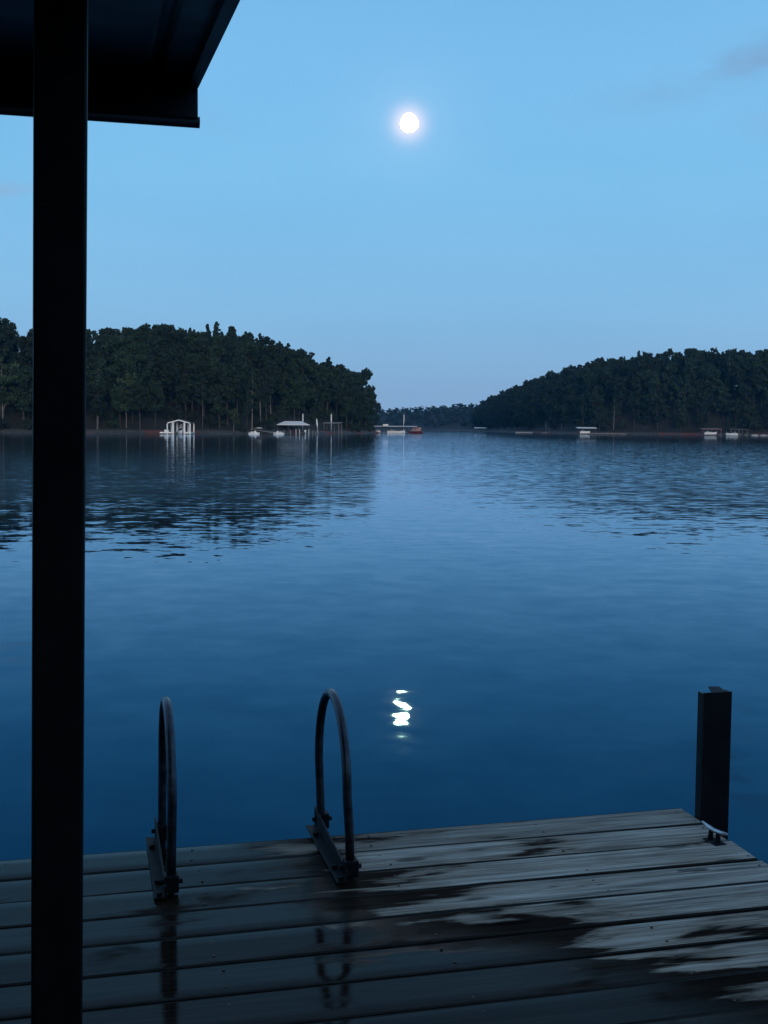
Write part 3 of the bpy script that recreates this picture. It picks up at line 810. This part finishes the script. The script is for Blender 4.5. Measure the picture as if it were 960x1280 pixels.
mb.quadbox([(bot.x-hw_,bot.y-hw_,bot.z),(bot.x+hw_,bot.y-hw_,bot.z),(bot.x+hw_,bot.y+hw_,bot.z),(bot.x-hw_,bot.y+hw_,bot.z),
            (top.x-hw_,top.y-hw_,top.z),(top.x+hw_,top.y-hw_,top.z),(top.x+hw_,top.y+hw_,top.z),(top.x-hw_,top.y+hw_,top.z)])
mb.build('post', M['post_paint'], can, bevel=.006)
mb = MB(); mb.box(bot.x-.1, bot.x+.1, bot.y-.1, bot.y+.1, .0025, .012)
mb.build('base_plate', M['post_paint'], can)
for (ax, ay) in ((bot.x - 3.6, bot.y), (bot.x, bot.y - 3.9), (bot.x - 3.6, bot.y - 3.9)):
    mb = MB(); zt_ = zt - SL * (ye - ay) - .005; mb.box(ax-hw_, ax+hw_, ay-hw_, ay+hw_, .001, zt_); mb.build('post', M['post_paint'], can, bevel=.006)

# ------------------------------------------------------------------ far shore things
def P(px, y, z=0.): return Vector((px_x(px, y), y, z))
def hull(mb, L, W, H, mi=0, sheer=.25, z0=-.15):
    st = [(0,.82,1),(.25,.95,1),(.5,1,1),(.72,.82,1.05),(.88,.48,1.12),(1,.04,1.25)]
    b = len(mb.v); n = 6
    for t, w_, hh in st:
        x_ = -L/2 + L*t; hw = W/2*w_; zt = H*hh; k = z0 + (0 if t < .7 else (t-.7)*H*.8)
        mb.v += [(x_, 0, k), (x_, hw*.75, k+H*.25), (x_, hw, zt), (x_, 0, zt+.03), (x_, -hw, zt), (x_, -hw*.75, k+H*.25)]
    for i in range(len(st)-1):
        for j in range(n):
            j2 = (j+1) % n; mb.f.append((b+i*n+j, b+i*n+j2, b+(i+1)*n+j2, b+(i+1)*n+j)); mb.m.append(mi)
    mb.f.append(tuple(b+j for j in range(n))); mb.m.append(mi)
    mb.f.append(tuple(b+(len(st)-1)*n+j for j in reversed(range(n)))); mb.m.append(mi)
def boat(px, y, L, label, mat='white', rz=0, group=None, top=False, name='motorboat', zoff=0):
    r = empty(name, P(px, y, zoff), label, 'boat', group, rz)
    mb = MB(); hull(mb, L, L*.34, .85); mb.build('hull', M[mat], r)
    mb = MB(); mb.box(-L*.42, L*.05, -L*.11, L*.11, .88, 1.12); mb.box(-L*.30, -L*.2, -L*.1, L*.1, 1.12, 1.5); mb.build('seats', M['tarp'], r)
    mb = MB(); mb.quadbox([(L*.02,-L*.13,.9),(L*.16,-L*.12,.9),(L*.16,L*.12,.9),(L*.02,L*.13,.9),(0,-L*.11,1.45),(L*.03,-L*.11,1.45),(L*.03,L*.11,1.45),(0,L*.11,1.45)]); mb.build('windshield', M['window'], r)
    mb = MB(); mb.box(-L*.55, -L*.49, -.2, .2, -.2, 1.2); mb.build('outboard', M['dgrey'], r)
    return r
def roofed_dock(name, px, y, W, D, eave, rise, label, roof='white', frame='offwhite', rz=0, kind='hip', cat='boathouse', nposts=4, deck=True):
    r = empty(name, P(px, y), label, cat, None, rz)
    mb = MB(); e = .35; x0, x1, y0, y1 = -W/2-e, W/2+e, -D/2-e, D/2+e
    if kind == 'hip':
        a = D*.5*.8; th = .12
        pts = [(x0,y0,eave),(x1,y0,eave),(x1,y1,eave),(x0,y1,eave),(x0+a,0,eave+rise),(x1-a,0,eave+rise)]
        b = len(mb.v); mb.v += pts + [(p_[0], p_[1], p_[2]-th) for p_ in pts[:4]]
        for f in ((0,1,5,4),(1,2,5),(2,3,4,5),(3,0,4),(6,7,1,0),(7,8,2,1),(8,9,3,2),(9,6,0,3),(9,8,7,6)): mb.f.append(tuple(b+i for i in f)); mb.m.append(0)
    elif kind == 'flat':
        mb.quadbox([(x0,y0,eave),(x1,y0,eave),(x1,y1,eave+rise),(x0,y1,eave+rise),(x0,y0,eave+.16),(x1,y0,eave+.16),(x1,y1,eave+rise+.16),(x0,y1,eave+rise+.16)])
    elif kind == 'gable':      # gable end facing the lake
        for s in (-1, 1):
            mb.quadbox([(0,y0,eave+rise),(s*(W/2+e),y0,eave-.1),(s*(W/2+e),y1,eave-.1),(0,y1,eave+rise),(0,y0,eave+rise+.12),(s*(W/2+e),y0,eave+.02),(s*(W/2+e),y1,eave+.02),(0,y1,eave+rise+.12)])
    mb.build('roof', M[roof], r)
    for i in range(nposts):
        xx = -W/2 + W * i / (nposts-1)
        for yy in (-D/2, D/2):
            mb = MB(); mb.tube([(xx, yy, -1.5), (xx, yy, eave-.02)], .10, 6); mb.build('post', M[frame], r)
    if deck:
        mb = MB(); mb.box(-W/2-.3, -W/2+1.2, -D/2, D/2, .25, .45); mb.box(W/2-1.0, W/2+.3, -D/2, D/2, .25, .45); mb.box(-W/2+1.21, W/2-1.01, D/2-1.2, D/2, .25, .45); mb.build('walkway', M['grey'], r)
    return r

# white gabled boathouse
yA = 308.
A_ = empty('boathouse', P(226, yA), 'white framed gable boathouse standing in the water under the left woods', 'boathouse')
W = 5.9; ev = 2.85; ap = 3.65
mb = MB()
for yy in (-3, 3):
    for s in (-1, 1):
        mb.quadbox([(0,yy-.08,ap-.16),(s*W/2,yy-.08,ev-.16),(s*W/2,yy+.08,ev-.16),(0,yy+.08,ap-.16),(0,yy-.08,ap+.1),(s*W/2,yy-.08,ev+.1),(s*W/2,yy+.08,ev+.1),(0,yy+.08,ap+.1)])
mb.build('gable_beam', M['white'], A_)
for yy in (-3, 3):
    for xx, w_ in ((-W/2, .14), (-W/2+1.5, .22), (W/2-1.5, .22), (W/2-.05, .16)):
        mb = MB(); mb.box(xx-w_, xx+w_, yy-.1, yy+.1, -1.2, (ev if abs(xx) > 2.5 else ev+.35) - .18); mb.build('post', M['white'], A_)
mb = MB()
for s in (-1, 1):
    mb.quadbox([(0,-2.9,ap+.11),(s*(W/2+.1),-2.9,ev+.10),(s*(W/2+.1),3.3,ev+.10),(0,3.3,ap+.11),(0,-2.9,ap+.18),(s*(W/2+.1),-2.9,ev+.17),(s*(W/2+.1),3.3,ev+.17),(0,3.3,ap+.18)])
mb.build('roof', M['dgreen'], A_)
mb = MB(); mb.box(-W/2-1.9, -W/2+1.6, -3.3, 2.9, .2, .55); mb.box(W/2-1.6, W/2+.2, -3.3, 2.9, .2, .55); mb.build('walkway', M['white'], A_)
mb = MB(); mb.quadbox([(-.9,-1,.6),(1.1,-1,.6),(1.1,2,.6),(-.9,2,.6),(.1,-.8,2.6),(.5,-.8,2.6),(.5,1.8,2.6),(.1,1.8,2.6)])
tag(mb.build('boat_cover', M['tarp'], None), 'grey peaked canvas cover hanging inside the white gabled boathouse', 'boat cover').location = P(226, yA)
o = MB(); o.box(-.55, .55, -.4, .4, 0, .5); o.box(-.6, .6, -.45, .45, .5, .58)
ob = o.build('storage_box', M['white'], None); ob.location = P(208.5, yA - 1) + Vector((0, 0, .56)); tag(ob, 'white lidded box on the low walkway left of the gabled boathouse', 'box')
boat(225.5, yA - 2.6, 3.6, 'stubby white boat moored in the opening of the gabled boathouse', rz=R(-68))

# boathouse with pale hipped roof
roofed_dock('boathouse', 366, 352, 9.0, 6.0, 2.75, 1.05, 'boathouse with broad pale hipped roof on the red clay shore', 'white', 'dgrey', R(7), 'hip')
for i, (q, hh, b_) in enumerate([(355,1.2,0),(363,1.3,0),(370,1.5,1),(374.5,1.5,1),(382,1.0,1),(386,1.4,1),(391,1.1,0),(395,1.0,0)]):
    mb = MB(); mb.tube([(0,0,-1.2),(0,0,hh-.05),(0,0,hh)], [.14,.14,.09], 8)
    o = mb.build('piling', M['offwhite' if b_ else 'grey']); o.location = P(q, 341 + i*.8)
    tag(o, 'short pale piling in the row before the pale hipped boathouse', 'piling', 'pilings before the hipped boathouse')
mb = MB(); mb.ellipsoid((0,0,0), (.32,.32,.36), 12, 8); mb.tube([(0,0,-.8),(0,0,-.3)], .05, 6); o = mb.build('mooring_buoy', M['white'], smooth=True); o.location = P(381.5, 340, .95)
tag(o, 'round white float hung among the pale pilings', 'float')
# slim white poles
def pole(px, y, z0, z1, label, lean=0, r0=.10, fl=False):
    r = empty('white_pole', P(px, y, z0), label, 'pole')
    mb = MB(); mb.tube([(0,0,0),(lean*(z1-z0),0,z1-z0)], r0*.6, 8); mb.build('shaft', M['offwhite'], r)
    h_ = z1 - z0
    mb = MB(); k0 = h_*.45
    mb.tube([(lean*k0,0,k0),(lean*h_*.6,0,h_*.6),(lean*h_*.92,0,h_*.92),(lean*h_,0,h_+.05)], [r0*.7,r0*1.5,r0*1.2,.02], 8); mb.build('furled_canvas', M['white'], r)
    return r
pole(378.5, 358, 1.0, 6.2, 'white pole topped by furled canvas behind the hipped boathouse roof', 0, .13)
pole(397.5, 345, 0.2, 4.6, 'leaning white pole with furled canvas at the water between the boathouse and red bank', -.10, .15)
pole(414, 374, 1.2, 6.4, 'white pole with furled canvas behind the small grey shelter', 0, .15)
# grey shelter on the bank
r = roofed_dock('shelter', 416, 378, 4.8, 3.5, 2.2, .3, 'small grey open shelter on the bank near the tip of the left headland', 'grey', 'grey', R(-12), 'flat', 'shelter', 3, False); r.location.z = 1.1
# chairs/boards near shelter
mb = MB(); mb.box(-.5,.5,-.3,.3,0,.9); 
# two small white watercraft
def jetski(px, y, label, rz):
    r = empty('jet_ski', P(px, y), label, 'jet ski', None, rz)
    mb = MB(); hull(mb, 3.0, 1.1, .42, z0=-.2); mb.build('hull', M['white'], r)
    mb = MB(); mb.quadbox([(-1.1,-.2,.42),(.1,-.22,.42),(.1,.22,.42),(-1.1,.2,.42),(-.9,-.14,.72),(.1,-.16,.78),(.1,.16,.78),(-.9,.14,.72)]); mb.build('saddle', M['offwhite'], r)
    mb = MB(); mb.quadbox([(.1,-.2,.42),(.9,-.1,.42),(.9,.1,.42),(.1,.2,.42),(.15,-.15,1.0),(.35,-.1,1.0),(.35,.1,1.0),(.15,.15,1.0)]); mb.build('cowl', M['white'], r)
    mb = MB(); mb.tube([(.2,-.38,1.05),(.25,0,1.0),(.2,.38,1.05)], .03, 6); mb.build('handlebar', M['dgrey'], r)
    return r
jetski(317.5, 326, 'small white jet ski floating left of the other one before the grey jetty', R(8))
jetski(348.5, 331, 'small white jet ski floating just left of the pale pilings', R(172))
# grey jetty
j = empty('jetty', P(327, 335), 'low dark grey jetty sloping down to the water under the pale trunked pines', 'jetty')
mb = MB(); mb.quadbox([(-3.2,-.8,1.35),(3.4,-.8,.35),(3.4,.8,.35),(-3.2,.8,1.35),(-3.2,-.8,1.5),(3.4,-.8,.5),(3.4,.8,.5),(-3.2,.8,1.5)]); mb.build('planking', M['grey'], j)
for q in (-2.8, 0, 2.9):
    mb = MB(); mb.tube([(q,-.7,-1),(q,-.7,1.5-.15*(q+3.2)+.25)], .09, 6); mb.build('leg', M['dgrey'], j)
mb = MB(); hull(mb, 2.6, 1.0, .35, z0=0); o = mb.build('overturned_canoe', M['offwhite']); o.location = P(323, 337.5, 2.15); o.rotation_euler = (math.pi, R(0), R(5))
o.location.z = 1.95; tag(o, 'pale upturned dinghy lying on the grey jetty bank', 'dinghy')

# group at the tip
yD = 470.
r = roofed_dock('covered_dock', 493, yD, 17.2, 4.5, 2.55, .18, 'long low covered dock with pale roof off the tip of the left headland', 'offwhite', 'dgrey', R(-2), 'flat', 'dock', 6)
boat(495, yD-5, 7.2, 'white motorboat moored along the long covered dock', rz=R(8))
boat(470, yD-3, 3.6, 'small white boat tied at the left end of the long covered dock', rz=R(170))
boat(520, yD-4.5, 5.4, 'red motorboat at the right end of the long covered dock', 'red', R(-5))
mb = MB(); mb.box(-1.6,1.6,-1,1,.6,2.2); mb.box(-1.8,1.8,-1.2,1.2,2.2,2.34); o = mb.build('red_shed', M['red']); o.location = P(521, yD+.3); tag(o, 'small red shed under the right end of the long covered dock', 'shed')
mb = MB(); mb.box(-1,1,-.6,.6,0,.5); mb.box(-1.2,1.2,-.75,.75,.5,.6); o = mb.build('roof_hatch', M['white']); o.location = P(482, yD, 2.9); tag(o, 'white chest on the roof of the long covered dock', 'chest')
fp = empty('flagpole', P(504.5, yD+3), 'tall white flagpole with a drooping flag above the long covered dock', 'flagpole')
mb = MB(); mb.tube([(0,0,-1),(0,0,7.6)], [.11,.06], 8); mb.build('pole', M['white'], fp)
mb = MB(); mb.tube([(.12,0,3.9),(.2,0,5.2),(.2,0,7.1),(.12,0,7.4)], [.05,.16,.14,.04], 8); mb.build('flag', M['offwhite'], fp)
# right shore
roofed_dock('boathouse', 600.5, 820, 7.8, 5, 2.3, .5, 'farthest small boathouse with pale roof where the right shore recedes', 'white', 'dgrey', 0, 'flat', nposts=3)
def float_dock(px, y, L, mat, label, D=2.2):
    r = empty('floating_dock', P(px, y), label, 'dock')
    mb = MB(); mb.box(-L/2, L/2, -D/2, D/2, .22, .5); mb.build('planking', M[mat], r)
    mb = MB()
    for k in range(int(L//2.5)+1): mb.box(-L/2+.1+k*2.4, -L/2+1.5+k*2.4, -D/2+.2, D/2-.2, -.2, .218)
    mb.build('floats', M['dgrey'], r); return r
float_dock(659, 606, 12, 'offwhite', 'pale floating dock left of the poles on the right shore', 3)
r = float_dock(683, 577, 5, 'grey', 'grey dock with two thin mooring poles on the right shore')
for q in (-.1, 1.4):
    mb = MB(); mb.tube([(q,.9,-1),(q,.9,5.2 - q*1.6)], .09, 6); mb.build('pole', M['grey'], r)
mb = MB(); mb.tube([(0,0,-.5),(0,0,4.6)], .08, 6); o = mb.build('thin_pole', M['grey']); o.location = P(702, 560, .3); tag(o, 'thin grey pole standing alone on the right shore left of the white roof', 'pole')
roofed_dock('boathouse', 732.5, 514, 7.6, 5, 2.55, .35, 'boathouse with a bright white roof at the middle of the right shore', 'white', 'dgrey', 0, 'flat', nposts=3)
boat(731, 510, 4.6, 'white boat hanging under the bright white boathouse roof', rz=R(10), zoff=.35)
float_dock(759, 499, 15.5, 'grey', 'long thin grey floating dock right of the bright white boathouse roof', 1.6)
roofed_dock('boathouse', 887.5, 482, 7.4, 5.5, 2.5, .3, 'boathouse with a faded pink roof, left of the last two on the right', 'dred', 'dred', 0, 'flat', nposts=3)
boat(888, 478, 5.6, 'white boat with raised bow under the faded pink roof', rz=R(14), zoff=.4)
roofed_dock('boathouse', 921, 480, 6.6, 5, 2.45, .25, 'open grey framed boathouse, right of the last two on the right', 'dgrey', 'grey', R(4), 'flat', nposts=3)
boat(915, 476, 4.6, 'rounded white boat at the left side of the grey framed boathouse', rz=R(160), zoff=.1)
r4 = random.Random(9)
for i in range(9):
    bmx = bmesh.new(); bmesh.ops.create_icosphere(bmx, subdivisions=2, radius=1)
    for v in bmx.verts: v.co *= 1 + .3 * mnoise.noise(v.co * 1.3 + Vector((i*5,0,0)))
    me = bpy.data.meshes.new('rock'); bmx.to_mesh(me); bmx.free(); me.materials.append(M['rock'])
    o = bpy.data.objects.new('shore_rock', me); COL.objects.link(o); o.location = P(941 + i*3.2 + r4.uniform(-1,1), 480, .15); s = r4.uniform(.35,.7); o.scale = (s*1.3, s, s*.8)
    tag(o, 'pale rock in the row along the water at the far right edge', 'rock', 'pale rocks at the far right shore')

# ------------------------------------------------------------------ haze
HAZE = 0.00008
if HAZE:
    m, nt, out = newmat('air'); pv = nd(nt, 'ShaderNodeVolumePrincipled'); pv.inputs['Color'].default_value = (.10, .5, 1, 1); pv.inputs['Density'].default_value = HAZE; pv.inputs['Anisotropy'].default_value = 0
    nt.links.new(pv.outputs[0], out.inputs['Volume'])
    mb = MB(); mb.box(-1400, 1400, -70, 1900, -4, 75); o = mb.build('haze', m); tag(o, kind='stuff', label='thin blue evening haze over the lake')

# ------------------------------------------------------------------ render
S.render.engine = 'CYCLES'
S.view_settings.view_transform = 'Standard'; S.view_settings.look = 'None'; S.view_settings.exposure = 0; S.view_settings.gamma = 1
S.cycles.max_bounces = 6; S.cycles.volume_bounces = 0; S.cycles.diffuse_bounces = 3; S.cycles.glossy_bounces = 3
S.cycles.caustics_reflective = False
S.render.resolution_x = 768; S.render.resolution_y = 1024
